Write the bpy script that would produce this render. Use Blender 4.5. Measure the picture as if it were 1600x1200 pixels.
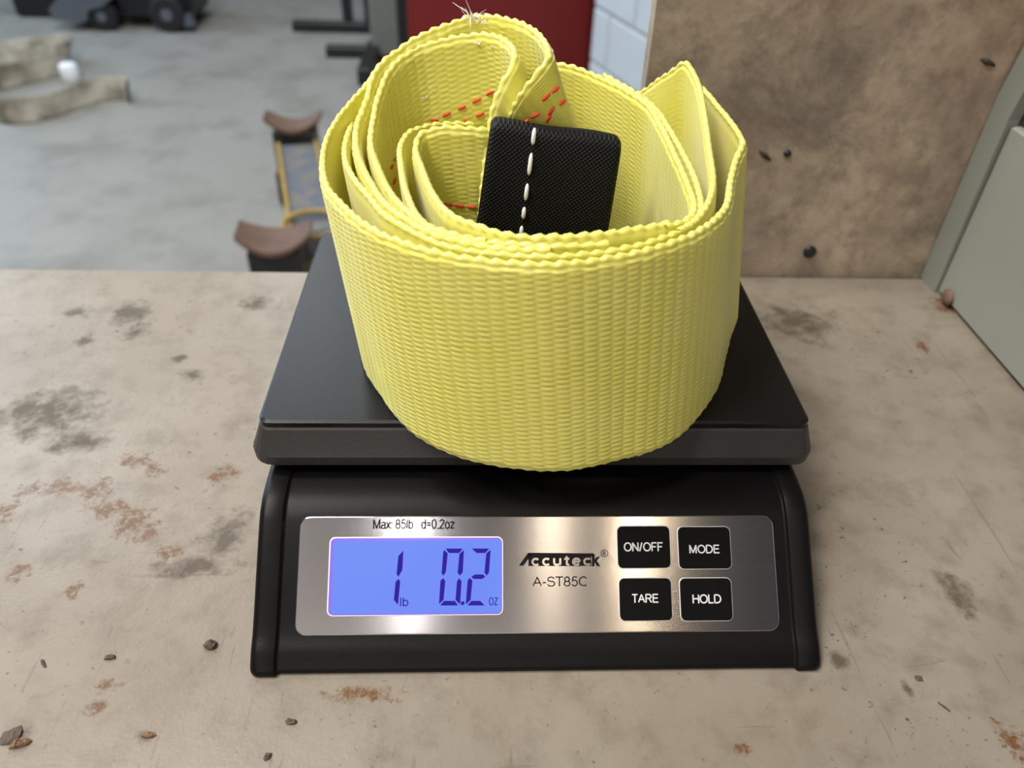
import bpy, math, random
import numpy as np
from mathutils import Matrix, Vector

for o in list(bpy.data.objects):
    bpy.data.objects.remove(o)
scene = bpy.context.scene
COL = scene.collection
random.seed(7)
rng = np.random.default_rng(7)

# ------------------------------------------------------------------ camera
CAM_POS = (-0.02259, -0.21506, 0.25774)
CAM_RIGHT = (0.99906514, -0.03060765, 0.03052902)
CAM_DOWN = (0.00442755, -0.63003727, -0.77655227)
CAM_FWD = (0.04300286, 0.77596147, -0.62931276)
cd = bpy.data.cameras.new('camera')
cam = bpy.data.objects.new('camera', cd)
COL.objects.link(cam)
m = Matrix.Identity(4)
for r in range(3):
    m[r][0] = CAM_RIGHT[r]; m[r][1] = -CAM_DOWN[r]; m[r][2] = -CAM_FWD[r]; m[r][3] = CAM_POS[r]
cam.matrix_world = m
cd.sensor_width = 36.0
cd.lens = 1195.0 / 1600.0 * 36.0
cd.clip_start = 0.01
cd.clip_end = 60
cd.dof.use_dof = True
cd.dof.focus_distance = 0.285
cd.dof.aperture_fstop = 9.5
scene.camera = cam

# ------------------------------------------------------------------ world, lights, exposure
w = bpy.data.worlds.new('workshop_air'); scene.world = w; w.use_nodes = True
bg = w.node_tree.nodes['Background']
bg.inputs[0].default_value = (0.85, 0.90, 1.0, 1); bg.inputs[1].default_value = 0.09

def area(name, loc, target, sx, sy, power, color):
    l = bpy.data.lights.new(name, 'AREA'); l.shape = 'RECTANGLE'; l.size = sx; l.size_y = sy
    l.energy = power; l.color = color
    o = bpy.data.objects.new(name, l); COL.objects.link(o); o.location = loc
    o.rotation_euler = (Vector(target) - Vector(loc)).to_track_quat('-Z', 'Y').to_euler()
    return o
# daylight from the open door at the far left of the workshop
area('door_daylight', (-4.2, 3.6, 1.4), (0, 0.3, 0), 2.6, 2.4, 150, (0.62, 0.82, 1.0))
# roof lights over the left of the workshop
area('roof_light', (-1.75, 1.95, 2.1), (-1.65, 1.9, 0), 0.6, 0.8, 44, (0.86, 0.94, 1.0))
area('roof_light', (-0.95, 3.2, 2.1), (-0.95, 3.2, 0), 0.6, 1.3, 46, (0.88, 0.95, 1.0))
# ceiling lamps over the bench and behind the camera, plus an added front fill
area('ceiling_lamp', (-0.95, 0.25, 2.0), (-0.80, 0.22, 0), 0.30, 1.0, 58, (1.0, 0.97, 0.92))
area('ceiling_lamp', (-0.27, -1.35, 2.0), (-0.27, -1.35, 0), 0.05, 1.2, 4.6, (0.97, 0.98, 1.0))
area('ceiling_lamp', (0.24, -1.35, 2.0), (0.24, -1.35, 0), 0.07, 1.2, 2.2, (1.0, 0.86, 0.66))
area('ceiling_lamp', (0.55, -1.35, 2.0), (0.55, -1.35, 0), 0.04, 1.2, 5.0, (1.0, 0.82, 0.58))
area('ceiling_lamp', (-1.05, -0.60, 2.0), (-0.85, -0.5, 0), 0.30, 0.6, 48, (1.0, 0.97, 0.92))
area('front_fill', (-0.6, -3.4, 1.3), (0, 0, 0.1), 2.4, 1.6, 38, (1.0, 0.93, 0.84))  # unseen soft fill added to brighten the front faces

scene.view_settings.view_transform = 'Standard'
scene.view_settings.look = 'None'
scene.view_settings.gamma = 1.0
scene.view_settings.use_curve_mapping = False
scene.view_settings.exposure = -0.19

# ------------------------------------------------------------------ data (millimetres), table top is z = 0
RIM = {
  'R1': [(-52.01,120.34,165.00),(-62.39,113.94,159.00),(-70.55,95.51,154.00),(-76.76,79.39,150.00),(-79.48,66.31,147.00),(-79.02,51.52,145.00),(-73.74,27.71,145.00),(-67.05,15.00,145.00),(-60.15,4.08,145.00),(-51.67,-5.28,145.00),(-40.53,-12.89,145.00),(-30.92,-17.22,145.00),(-16.91,-20.60,145.00),(-3.01,-21.76,145.00),(7.80,-20.06,145.00),(20.26,-16.04,145.00),(30.72,-11.16,145.00),(42.10,-3.63,145.00),(51.83,6.01,145.00),(59.91,19.07,145.00),(65.24,35.70,146.00),(70.78,50.70,148.00),(75.47,61.00,150.00),(74.39,68.00,152.19),(72.02,90.00,153.69),(68.57,105.00,155.53),(62.32,118.00,152.52)],
  'R2': [(-63.55,186.82,131.00),(-70.32,147.79,137.00),(-73.17,104.06,143.00),(-72.92,74.98,146.00),(-72.76,62.41,145.00),(-70.31,47.92,145.00),(-65.31,33.59,145.00),(-58.29,19.49,145.00),(-53.04,8.65,145.00),(-44.17,-1.81,145.00),(-32.04,-11.91,145.00),(-16.83,-16.14,145.00),(-1.77,-17.30,145.00),(15.75,-13.85,145.00),(32.65,-5.93,145.00),(44.85,4.50,145.00),(52.68,16.79,146.00),(58.57,34.00,146.65),(60.58,52.00,150.91),(61.94,68.00,155.62),(62.37,85.00,161.91),(61.33,93.00,164.72),(58.83,100.00,166.98),(55.67,104.00,162.73),(52.59,108.00,158.64),(46.20,118.00,148.94),(36.91,126.00,142.47)],
  'R3': [(-1.47,-13.11,145.00),(-16.76,-12.32,145.00),(-34.20,-5.63,145.00),(-44.61,4.10,145.00),(-53.89,17.28,145.00),(-60.26,33.26,145.00),(-65.48,49.25,145.00),(-68.90,64.38,146.00),(-69.83,77.10,148.00),(-67.78,91.92,152.00),(-64.63,103.76,160.00),(-56.72,113.64,165.00),(-47.60,116.92,170.00),(-35.90,119.54,174.00),(-25.48,121.16,177.00),(-13.89,115.13,178.00),(-4.15,103.61,178.00),(1.20,88.41,177.00),(2.08,74.61,175.00),(-1.45,70.49,171.00),(-5.81,71.17,165.00),(-9.41,75.09,157.00),(-11.76,78.75,149.00),(-12.63,78.52,144.00)],
  'R4': [(-20.57,-8.89,145.00),(-36.37,-0.76,145.00),(-46.89,12.89,145.00),(-53.04,25.96,145.00),(-58.94,45.60,145.00),(-63.47,64.63,146.00),(-63.90,79.41,149.00),(-62.78,93.73,154.00),(-58.00,107.53,161.00),(-47.68,115.23,166.00),(-31.37,113.58,171.00),(-19.01,109.78,173.00),(-11.63,98.76,173.00),(-10.10,82.81,171.00),(-13.38,79.39,165.00),(-16.90,77.34,158.00),(-18.75,75.04,149.00),(-20.38,70.70,138.00),(-21.56,65.71,127.00),(-22.27,61.73,118.00)],
  'R5': [(16.36,-9.15,145.00),(0.60,-11.12,145.00),(-12.86,-9.88,145.00),(-31.28,-5.56,145.00),(-40.61,4.21,145.00),(-46.89,23.72,145.00),(-50.60,45.94,145.00),(-52.48,68.29,144.00),(-49.34,82.05,144.00),(-38.26,92.85,143.00),(-25.31,96.21,142.00)],
  'R6': [(37.68,4.73,145.00),(15.19,-2.69,145.00),(-0.92,-5.17,145.00),(-12.70,-4.66,145.00),(-23.12,1.29,145.00),(-31.73,8.85,145.00),(-38.15,23.53,145.00),(-42.97,43.48,145.00),(-46.56,63.60,145.00),(-45.03,71.15,147.00),(-37.28,72.78,149.00),(-26.33,72.68,149.00),(-17.77,73.12,148.00)],
  'R7': [(36.15,2.09,145.00),(44.56,8.01,145.00),(48.46,17.28,145.00),(49.44,35.11,146.00),(48.62,54.43,148.00),(47.47,75.74,150.00),(44.91,93.30,152.00),(36.89,106.09,154.00),(28.70,116.38,155.00),(20.45,124.63,156.00),(9.68,129.46,157.00),(-8.89,131.74,157.00),(-30.95,121.88,156.00)],
  'R8': [(39.66,-0.78,145.00),(47.92,9.00,145.00),(51.17,18.79,145.00),(52.99,37.90,146.00),(51.98,55.77,148.00),(50.11,72.55,150.00),(47.15,91.22,152.00),(39.47,105.46,154.00),(30.61,120.76,155.00)],
}
PANEL=[(-88.84,42.83),(90.39,41.82),(89.54,-1.37),(-89.78,0.29)]
LCD=[(-77.37,34.36),(-13.83,34.09),(-13.63,6.36),(-77.18,6.89)]
B_ONOFF=[(29.81,38.18),(49.88,38.11),(49.21,22.74),(29.59,22.86)]
B_MODE=[(53.06,37.86),(73.01,37.79),(72.35,22.37),(52.60,22.49)]
B_TARE=[(29.96,19.13),(49.53,19.00),(49.11,3.79),(29.73,3.95)]
B_HOLD=[(52.93,18.98),(72.39,18.86),(71.73,3.59),(52.47,3.76)]
T_MAX=[(-61.87,37.34),(-46.97,41.29)]
T_D=[(-44.02,37.27),(-31.40,41.24)]
T_MODEL=[(-2.44,16.10),(17.95,19.90)]
T_ONOFF=[(31.95,28.70),(46.94,32.41)]
T_MODE=[(56.76,27.87),(68.45,31.37)]
T_TARE=[(34.24,10.09),(44.47,13.47)]
T_HOLD=[(57.09,9.68),(67.93,13.30)]
T_LB=[(-51.11,9.50),(-48.14,12.99)]
T_OZ=[(-18.59,9.70),(-15.16,12.64)]
T_REG=[(23.18,26.87),(26.16,29.67)]
T_CCUTE=[(-3.09,23.63),(22.71,27.34)]
SEG={'one':[[(-50.36,29.60),(-50.60,22.66),(-51.99,20.16),(-52.68,21.16),(-52.17,27.65)],[(-51.89,19.52),(-51.29,18.35),(-51.88,10.24),(-53.46,11.95),(-52.96,18.36)]],
'zero':[[(-34.74,30.27),(-28.39,30.24),(-29.72,28.63),(-33.51,28.65)],[(-35.31,29.75),(-33.96,28.56),(-34.54,21.91),(-35.41,20.49),(-36.13,21.27),(-35.62,29.10)],[(-27.94,29.71),(-28.32,21.66),(-29.42,20.45),(-30.19,21.45),(-29.63,28.28)],[(-35.49,19.63),(-34.72,18.46),(-35.30,11.82),(-36.95,10.34),(-36.50,18.69)],[(-29.64,19.59),(-28.74,18.42),(-29.20,10.15),(-30.89,11.78),(-30.42,18.43)],[(-35.08,11.47),(-31.10,11.44),(-29.99,9.81),(-36.51,9.86)]],
'dot':[[(-28.85,11.26),(-27.62,11.25),(-27.69,9.97),(-28.93,9.98)]],
'two':[[(-25.04,30.23),(-18.54,30.19),(-19.97,28.58),(-23.24,28.60)],[(-18.00,29.80),(-18.61,21.51),(-19.50,20.39),(-20.30,21.52),(-19.65,28.36)],[(-23.87,20.85),(-20.75,20.83),(-19.94,19.96),(-21.19,19.19),(-24.30,19.21),(-25.11,20.00)],[(-25.73,19.65),(-24.74,18.61),(-25.36,11.74),(-27.12,10.13),(-26.52,18.62)],[(-25.05,11.40),(-21.82,11.37),(-20.18,9.74),(-26.54,9.79)]]}
LOGO=[(-3.86,28.57),(20.56,28.23),(20.54,27.17),(19.67,27.06),(19.59,23.62),(-3.90,23.75)]
LOGO_A=[(-3.98,28.57),(-2.15,28.51),(-5.83,23.87),(-7.42,23.99)]
LOGO_K=[(19.98,28.06),(20.96,28.06),(20.91,26.05),(21.85,26.94),(23.11,26.88),(21.64,25.55),(23.14,23.54),(21.88,23.49),(21.00,24.94),(20.88,24.83),(20.85,23.50),(19.88,23.51)]
T_LOGO=[(-2.77,23.69),(19.57,27.62)]
ST_GRIME=[(-227.18,166.90,16.55,16.02),(-218.34,148.74,9.27,12.23),(-243.33,139.73,6.98,7.95),(-258.78,167.77,10.96,7.31),(-175.00,108.03,9.35,6.90),(-186.40,123.68,5.49,4.87),(-236.89,78.36,29.57,24.69),(-248.83,80.74,12.45,10.88),(-130.00,0.48,11.28,17.94),(-139.01,-16.45,21.88,6.77),(169.57,162.44,27.83,22.41),(164.91,172.79,10.08,10.58),(112.74,-61.30,4.40,5.69),(-157.34,178.32,11.41,8.75),(-121.52,-52.69,3.29,3.61),(173.85,-32.79,8.02,14.21),(-175.73,-85.98,5.88,5.85),(-134.73,-86.19,3.82,3.27),(-214.54,57.58,17.96,9.75),(134.25,-73.85,2.37,5.46)]
ST_RUST=[(-182.50,44.62,9.96,5.41),(-172.26,38.38,5.79,4.36),(-192.90,24.48,8.38,8.40),(-209.51,27.62,11.21,5.13),(-183.82,15.03,10.96,5.58),(-171.69,7.72,9.19,10.07),(-163.17,2.39,6.42,5.97),(-221.58,26.48,7.25,5.14),(-206.44,-18.80,4.52,6.29),(-226.52,13.35,5.40,6.53),(-181.35,-28.17,3.45,5.24),(-150.41,-8.57,6.27,4.21),(-153.24,-67.51,4.91,2.62),(163.16,-93.07,5.44,6.70),(272.25,183.09,10.90,11.72),(-154.07,-76.94,4.78,3.49),(67.46,-93.74,3.52,2.26),(-139.77,36.30,7.56,5.99),(-64.85,-72.33,13.56,3.43),(236.89,140.23,4.65,7.11)]
ST_LIGHT=[(-212.14,20.72,33.18,30.62),(-210.34,88.37,5.74,2.16),(-240.80,114.66,5.33,1.80),(-207.78,84.87,3.17,2.12)]
CRUMB=[(-121.52,-52.69,0.00),(-156.68,-56.98,0.00),(-179.50,-59.00,0.00),(-86.55,-82.04,0.00),(-178.03,-85.51,0.00),(-174.22,-88.37,0.00),(-133.24,-86.21,0.00),(-92.02,-93.93,0.00),(140.07,-68.90,0.00),(144.40,-80.07,0.00)]
STITCH=[((-18.58,108.90,151.09),(0.728,-0.441,0.525),(-0.500,-0.865,-0.033)),
((-24.12,110.77,147.19),(0.857,-0.151,0.492),(-0.216,-0.973,0.078)),
((-30.40,112.03,143.63),(0.809,-0.323,0.492),(-0.314,-0.944,-0.102)),
((-37.04,113.53,140.03),(0.865,-0.122,0.487),(-0.243,-0.951,0.193)),
((-42.59,113.96,137.24),(0.999,-0.023,0.027),(-0.019,0.287,0.958)),
((-22.75,110.53,141.35),(0.880,-0.165,0.446),(-0.212,-0.976,0.056)),
((-29.03,112.15,137.88),(0.101,0.946,-0.308),(-0.029,0.313,0.949)),
((4.99,71.61,165.06),(0.671,0.672,0.314),(0.652,-0.736,0.184)),
((1.62,70.17,162.82),(0.672,-0.011,0.740),(0.193,-0.963,-0.190)),
((8.09,72.95,160.00),(0.605,0.782,0.151),(0.749,-0.623,0.225)),
((3.94,71.62,157.17),(0.493,-0.147,0.858),(0.019,-0.984,-0.179)),
((-1.95,72.54,155.01),(0.776,-0.329,0.538),(-0.129,-0.918,-0.375)),
((3.19,72.11,154.31),(0.357,-0.254,0.899),(0.057,-0.955,-0.292)),
((-5.39,67.01,154.78),(0.196,0.940,-0.281),(0.832,-0.008,0.555)),
((-35.46,70.92,118.99),(0.992,-0.071,-0.100),(-0.074,-0.997,-0.031)),
((-30.85,71.06,118.44),(0.987,-0.154,-0.054),(-0.155,-0.988,-0.008)),
((-25.93,70.93,118.02),(0.990,-0.128,-0.053),(-0.127,-0.992,0.017)),
((-58.45,94.68,128.12),(-0.085,0.958,0.276),(-0.990,-0.111,0.082)),
((-59.25,89.08,126.59),(0.159,0.983,0.088),(0.967,-0.173,0.185)),
((-58.56,88.71,120.56),(0.156,0.944,0.292),(0.980,-0.186,0.076))]
FRAY=[((-25.99,120.07,176.76),7,16),((-22.35,118.62,176.23),4,8),((-23.34,110.04,169.19),4,10),((-17.71,106.82,169.23),3,6),((-45.76,113.34,146.20),2.5,6),((-42.16,113.75,149.34),2,4)]


# ------------------------------------------------------------------ helpers
def tag(o, label=None, cat=None, group=None, kind=None):
    if label: o['label'] = label
    if cat: o['category'] = cat
    if group: o['group'] = group
    if kind: o['kind'] = kind
    return o

def thing(name, loc, label, cat, group=None):
    o = bpy.data.objects.new(name, None); COL.objects.link(o)
    o.location = loc; o.empty_display_size = 0.02
    return tag(o, label, cat, group)

def base_of(o):
    b = Vector((0, 0, 0))
    while o is not None:
        b += o.location; o = o.parent
    return b

def mesh(name, verts, faces, mat, parent=None, smooth=False):
    """one mesh object from world-space vertices"""
    me = bpy.data.meshes.new(name)
    V = np.asarray(verts, dtype=np.float64)
    if parent is not None:
        V = V - np.array(base_of(parent))
    if isinstance(faces, np.ndarray):
        nf, k = faces.shape
        me.vertices.add(len(V)); me.vertices.foreach_set('co', V.astype(np.float32).ravel())
        me.loops.add(nf * k); me.loops.foreach_set('vertex_index', faces.astype(np.int32).ravel())
        me.polygons.add(nf)
        me.polygons.foreach_set('loop_start', np.arange(0, nf * k, k, dtype=np.int32))
        me.update(calc_edges=True)
    else:
        me.from_pydata(V.tolist(), [], faces); me.update()
    if smooth:
        me.polygons.foreach_set('use_smooth', np.ones(len(me.polygons), dtype=bool))
    me.materials.append(mat)
    o = bpy.data.objects.new(name, me); COL.objects.link(o)
    if parent is not None: o.parent = parent
    return o

class MB:
    """collects shapes for one mesh"""
    def __init__(s): s.v = []; s.f = []
    def add(s, v, f):
        n = len(s.v); s.v += [tuple(p) for p in v]; s.f += [tuple(i + n for i in q) for q in f]; return s
    def box(s, lo, hi, bevel=0.0):
        x0, y0, z0 = lo; x1, y1, z1 = hi
        if bevel <= 0:
            v = [(x, y, z) for z in (z0, z1) for y in (y0, y1) for x in (x0, x1)]
            return s.add(v, [(0, 2, 3, 1), (4, 5, 7, 6), (0, 1, 5, 4), (2, 6, 7, 3), (0, 4, 6, 2), (1, 3, 7, 5)])
        b = bevel
        rings = [rrect(x0 + b, y0 + b, x1 - b, y1 - b, b, z0), rrect(x0, y0, x1, y1, b, z0 + b),
                 rrect(x0, y0, x1, y1, b, z1 - b), rrect(x0 + b, y0 + b, x1 - b, y1 - b, b, z1)]
        return s.loft(rings)
    def loft(s, rings, cap0=True, cap1=True):
        k = len(rings[0]); v = [p for r in rings for p in r]; f = []
        for i in range(len(rings) - 1):
            for j in range(k):
                a, b = i * k + j, i * k + (j + 1) % k
                f.append((a, b, b + k, a + k))
        if cap0: f.append(tuple(range(k - 1, -1, -1)))
        if cap1: f.append(tuple((len(rings) - 1) * k + j for j in range(k)))
        return s.add(v, f)
    def tube(s, pts, r, seg=10, closed=False, caps=True):
        P = [Vector(p) for p in pts]; n = len(P); rings = []
        R = r if isinstance(r, (list, tuple)) else [r] * n
        up = None
        for i in range(n):
            a = P[(i - 1) % n] if (closed or i > 0) else P[i]
            b = P[(i + 1) % n] if (closed or i < n - 1) else P[i]
            t = (b - a).normalized()
            if up is None:
                up = t.cross(Vector((0, 0, 1)))
                if up.length < 1e-3: up = t.cross(Vector((0, 1, 0)))
            up = (up - t * up.dot(t)).normalized(); w_ = t.cross(up)
            rings.append([tuple(P[i] + (up * math.cos(2 * math.pi * k / seg) + w_ * math.sin(2 * math.pi * k / seg)) * R[i]) for k in range(seg)])
        if closed: rings.append(rings[0]); caps = False
        return s.loft(rings, caps, caps)
    def cyl(s, c0, c1, r, seg=20, r1=None): return s.tube([c0, c1], [r, r if r1 is None else r1], seg)
    def build(s, name, mat, parent=None, smooth=False): return mesh(name, s.v, s.f, mat, parent, smooth)

def rrect(x0, y0, x1, y1, r, z, seg=4):
    p = []
    r = max(r, 1e-5)
    for cx, cy, a0 in ((x1 - r, y1 - r, 0), (x0 + r, y1 - r, 90), (x0 + r, y0 + r, 180), (x1 - r, y0 + r, 270)):
        for i in range(seg + 1):
            a = math.radians(a0 + 90 * i / seg)
            p.append((cx + r * math.cos(a), cy + r * math.sin(a), z))
    return p

def shade_auto(o, ang=35):
    me = o.data
    me.polygons.foreach_set('use_smooth', np.ones(len(me.polygons), dtype=bool))
    me.set_sharp_from_angle(angle=math.radians(ang))

# ------------------------------------------------------------------ materials
class NT:
    def __init__(s, name):
        s.m = bpy.data.materials.new(name); s.m.use_nodes = True
        s.t = s.m.node_tree; s.p = s.t.nodes['Principled BSDF']; s.out = s.t.nodes['Material Output']
    def n(s, typ, **kw):
        x = s.t.nodes.new(typ)
        for k, v in kw.items(): setattr(x, k, v)
        return x
    def l(s, a, b): s.t.links.new(a, b)
    def coord(s): return s.n('ShaderNodeTexCoord').outputs['Object']
    def noise(s, vec, scale, detail=4, rough=0.55, dist=0.0, map_scale=None):
        if map_scale:
            mp = s.n('ShaderNodeMapping'); mp.inputs['Scale'].default_value = map_scale; s.l(vec, mp.inputs[0]); vec = mp.outputs[0]
        x = s.n('ShaderNodeTexNoise'); s.l(vec, x.inputs['Vector'])
        x.inputs['Scale'].default_value = scale; x.inputs['Detail'].default_value = detail
        x.inputs['Roughness'].default_value = rough; x.inputs['Distortion'].default_value = dist
        return x.outputs['Fac']
    def ramp(s, fac, stops):
        x = s.n('ShaderNodeValToRGB'); e = x.color_ramp.elements
        while len(e) < len(stops): e.new(0.5)
        for i, (p, c) in enumerate(stops):
            e[i].position = p; e[i].color = (c, c, c, 1) if isinstance(c, (int, float)) else (*c, 1)
        s.l(fac, x.inputs[0]); return x.outputs['Color']
    def mix(s, fac, a, b, mode='MIX'):
        x = s.n('ShaderNodeMix', data_type='RGBA', blend_type=mode)
        for sock, v in ((x.inputs[0], fac), (x.inputs[6], a), (x.inputs[7], b)):
            if hasattr(v, 'is_linked'): s.l(v, sock)
            elif isinstance(v, (int, float)): sock.default_value = v
            else: sock.default_value = (*v, 1)
        return x.outputs[2]
    def math(s, op, a, b=None, clamp=False):
        x = s.n('ShaderNodeMath', operation=op, use_clamp=clamp)
        for i, v in enumerate((a, b)):
            if v is None: continue
            if hasattr(v, 'is_linked'): s.l(v, x.inputs[i])
            else: x.inputs[i].default_value = v
        return x.outputs[0]
    def bump(s, h, strength=0.3, dist=0.001):
        b = s.n('ShaderNodeBump'); b.inputs['Strength'].default_value = strength; b.inputs['Distance'].default_value = dist
        s.l(h, b.inputs['Height']); s.l(b.outputs[0], s.p.inputs['Normal']); return b
    def set(s, **kw):
        names = dict(col='Base Color', rough='Roughness', metal='Metallic', spec='Specular IOR Level', sheen='Sheen Weight', coat='Coat Weight')
        for k, v in kw.items():
            sock = s.p.inputs[names.get(k, k)]
            if hasattr(v, 'is_linked'): s.l(v, sock)
            elif isinstance(v, (tuple, list)): sock.default_value = (*v, 1) if len(v) == 3 else v
            else: sock.default_value = v
        return s

def plain(name, col, rough=0.5, metal=0.0, vary=0.15, scale=30, spec=0.5):
    t = NT(name); c = t.coord(); n = t.noise(c, scale, 5)
    lo = tuple(x * (1 - vary) for x in col); hi = tuple(min(1, x * (1 + vary)) for x in col)
    t.set(col=t.mix(n, lo, hi), rough=rough, metal=metal, spec=spec)
    return t.m

M = {}
# ---- webbing
def webbing(name, col, col2, rough=0.31, trans=0.22, nscale=45):
    t = NT(name); c = t.coord()
    n = t.noise(c, nscale, 4); n2 = t.noise(c, 1600, 2, map_scale=(1, 1, 0.35))
    base = t.mix(t.ramp(n, [(0.35, 0.0), (0.7, 1.0)]), col, col2)
    t.set(col=base, rough=rough, spec=0.7, sheen=0.25)
    t.p.inputs['Sheen Roughness'].default_value = 0.4
    t.bump(n2, 0.25, 0.0003)
    tr = t.n('ShaderNodeBsdfTranslucent'); t.l(base, tr.inputs[0])
    mx = t.n('ShaderNodeMixShader'); mx.inputs[0].default_value = trans
    t.l(t.p.outputs[0], mx.inputs[1]); t.l(tr.outputs[0], mx.inputs[2]); t.l(mx.outputs[0], t.out.inputs[0])
    return t.m
M['web'] = webbing('yellow_polyester_webbing', (0.82, 0.765, 0.150), (0.86, 0.81, 0.205))
M['oldweb'] = webbing('dirty_tan_webbing', (0.12, 0.095, 0.06), (0.46, 0.42, 0.34), 0.8, 0.05, 9)
M['red_thread'] = plain('red_thread', (0.72, 0.045, 0.02), 0.6)
M['white_thread'] = plain('white_thread', (0.82, 0.80, 0.78), 0.6)
# ---- sleeve: fine black ripstop weave
t = NT('black_nylon_sleeve'); c = t.coord()
wv = t.n('ShaderNodeTexWave', wave_type='BANDS', bands_direction='X'); wv.inputs['Scale'].default_value = 260; wv.inputs['Distortion'].default_value = 1.2
wz = t.n('ShaderNodeTexWave', wave_type='BANDS', bands_direction='Z'); wz.inputs['Scale'].default_value = 260; wz.inputs['Distortion'].default_value = 1.2
mp = t.n('ShaderNodeMapping'); mp.inputs['Rotation'].default_value = (0, math.radians(38), 0)
t.l(c, mp.inputs[0]); t.l(mp.outputs[0], wv.inputs[0]); t.l(mp.outputs[0], wz.inputs[0])
h = t.math('MULTIPLY', wv.outputs['Fac'], wz.outputs['Fac'])
t.set(col=t.mix(h, (0.002, 0.002, 0.0025), (0.009, 0.0085, 0.0085)), rough=0.62, spec=0.22)
t.bump(h, 0.9, 0.0006); M['sleeve'] = t.m
# ---- scale plastics and metal
def plastic(name, col, rough, bstr, scale=2600, spec=0.35):
    t = NT(name); c = t.coord(); n = t.noise(c, scale, 2); n2 = t.noise(c, 25, 4)
    t.set(col=t.mix(n2, tuple(x * .85 for x in col), tuple(x * 1.15 for x in col)), rough=rough, spec=spec)
    t.bump(n, bstr, 0.0002); return t.m
M['plat'] = plastic('black_textured_platform_plastic', (0.0052, 0.0052, 0.0056), 0.33, 0.30, spec=0.26)
M['skirt'] = plastic('black_pebbled_edge_reflection_tint', (0.028, 0.025, 0.024), 0.42, 0.6, 1900)  # lighter than the platform: bench reflection put into the base colour
M['base'] = plastic('black_satin_base_plastic', (0.0042, 0.0038, 0.0040), 0.38, 0.30, spec=0.13)
M['button'] = plastic('black_button_plastic', (0.003, 0.003, 0.003), 0.55, 0.05, spec=0.08)
t = NT('brushed_stainless'); c = t.coord()
n = t.noise(c, 60, 3, map_scale=(0.05, 14, 14))
t.set(col=t.mix(n, (0.50, 0.46, 0.45), (0.60, 0.56, 0.55)), metal=1.0, rough=0.19)
t.p.inputs['Anisotropic'].default_value = 0.88
tv = t.n('ShaderNodeCombineXYZ'); tv.inputs[1].default_value = 0.766; tv.inputs[2].default_value = 0.643
t.l(tv.outputs[0], t.p.inputs['Tangent'])
M['steel'] = t.m
M['steel_edge'] = plain('polished_steel_edge', (0.85, 0.82, 0.80), 0.55, 1.0, 0.05)
t = NT('backlit_lcd'); c = t.coord()
g = t.noise(c, 22, 2)
sx = t.n('ShaderNodeSeparateXYZ'); t.l(c, sx.inputs[0])
edge = t.n('ShaderNodeMapRange'); t.l(sx.outputs[0], edge.inputs[0])
edge.inputs[1].default_value = -0.022; edge.inputs[2].default_value = -0.007
em = t.mix(t.math('POWER', edge.outputs[0], 2.5), t.mix(g, (0.16, 0.27, 1.0), (0.20, 0.32, 1.0)), (0.10, 0.46, 1.0))
t.set(col=(0.01, 0.01, 0.03), rough=0.5, spec=0.08); t.l(em, t.p.inputs['Emission Color']); t.p.inputs['Emission Strength'].default_value = 1.0
M['lcd'] = t.m
t = NT('lcd_edge_glow'); t.set(col=(0.12, 0.08, 0.3), rough=0.2)
t.p.inputs['Emission Color'].default_value = (0.16, 0.07, 0.75, 1); t.p.inputs['Emission Strength'].default_value = 0.75
M['lcd_edge'] = t.m
t = NT('lcd_ink'); t.set(col=(0.005, 0.003, 0.02), rough=0.5, spec=0.05)
t.p.inputs['Emission Color'].default_value = (0.035, 0.012, 0.46, 1); t.p.inputs['Emission Strength'].default_value = 0.8
M['lcd_ink'] = t.m
M['ink'] = plain('black_print_ink', (0.012, 0.010, 0.010), 0.6, spec=0.05)
M['white_ink'] = plain('white_print_ink', (0.62, 0.62, 0.62), 0.55, vary=0.05)
# ---- surfaces
def stains(t, c, specs, warp, soft=0.5):
    """sum of irregular blobs at fixed places on the bench top"""
    tot = None
    for x, y, rx, ry in specs:
        mp = t.n('ShaderNodeMapping', vector_type='TEXTURE')
        mp.inputs['Location'].default_value = (x / 1000, y / 1000, 0)
        mp.inputs['Scale'].default_value = (rx / 1000, ry / 1000, 1)
        t.l(c, mp.inputs[0])
        ln = t.n('ShaderNodeVectorMath', operation='LENGTH'); t.l(mp.outputs[0], ln.inputs[0])
        a = t.math('ADD', ln.outputs['Value'], warp)
        r = t.n('ShaderNodeMapRange'); t.l(a, r.inputs[0])
        r.inputs[1].default_value = 1.0; r.inputs[2].default_value = 1.0 - soft
        tot = r.outputs[0] if tot is None else t.math('MAXIMUM', tot, r.outputs[0])
    return tot
t = NT('worn_cream_bench_paint'); c = t.n('ShaderNodeNewGeometry').outputs['Position']
b1 = t.noise(c, 9, 6, 0.6); b2 = t.noise(c, 60, 6, 0.65); b3 = t.noise(c, 700, 3)
base = t.mix(t.ramp(b1, [(0.3, 0.0), (0.7, 1.0)]), (0.172, 0.141, 0.108), (0.235, 0.202, 0.163))
base = t.mix(t.math('MULTIPLY', t.ramp(b2, [(0.48, 0.0), (0.75, 1.0)]), 0.55), base, (0.098, 0.074, 0.050))
base = t.mix(t.math('MULTIPLY', t.ramp(t.noise(c, 24, 5, 0.6), [(0.54, 0.0), (0.72, 1.0)]), 0.35), base, (0.24, 0.21, 0.175))
scr = t.noise(c, 30, 2, 0.5, 1.5, map_scale=(6.0, 0.45, 1)); scr2 = t.noise(c, 26, 2, 0.5, 1.5, map_scale=(0.5, 5.5, 1))
base = t.mix(t.math('MULTIPLY', t.math('ADD', t.ramp(scr, [(0.70, 0.0), (0.715, 1.0)]), t.ramp(scr2, [(0.71, 0.0), (0.725, 1.0)]), True), 0.35), base, (0.11, 0.082, 0.057))
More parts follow.
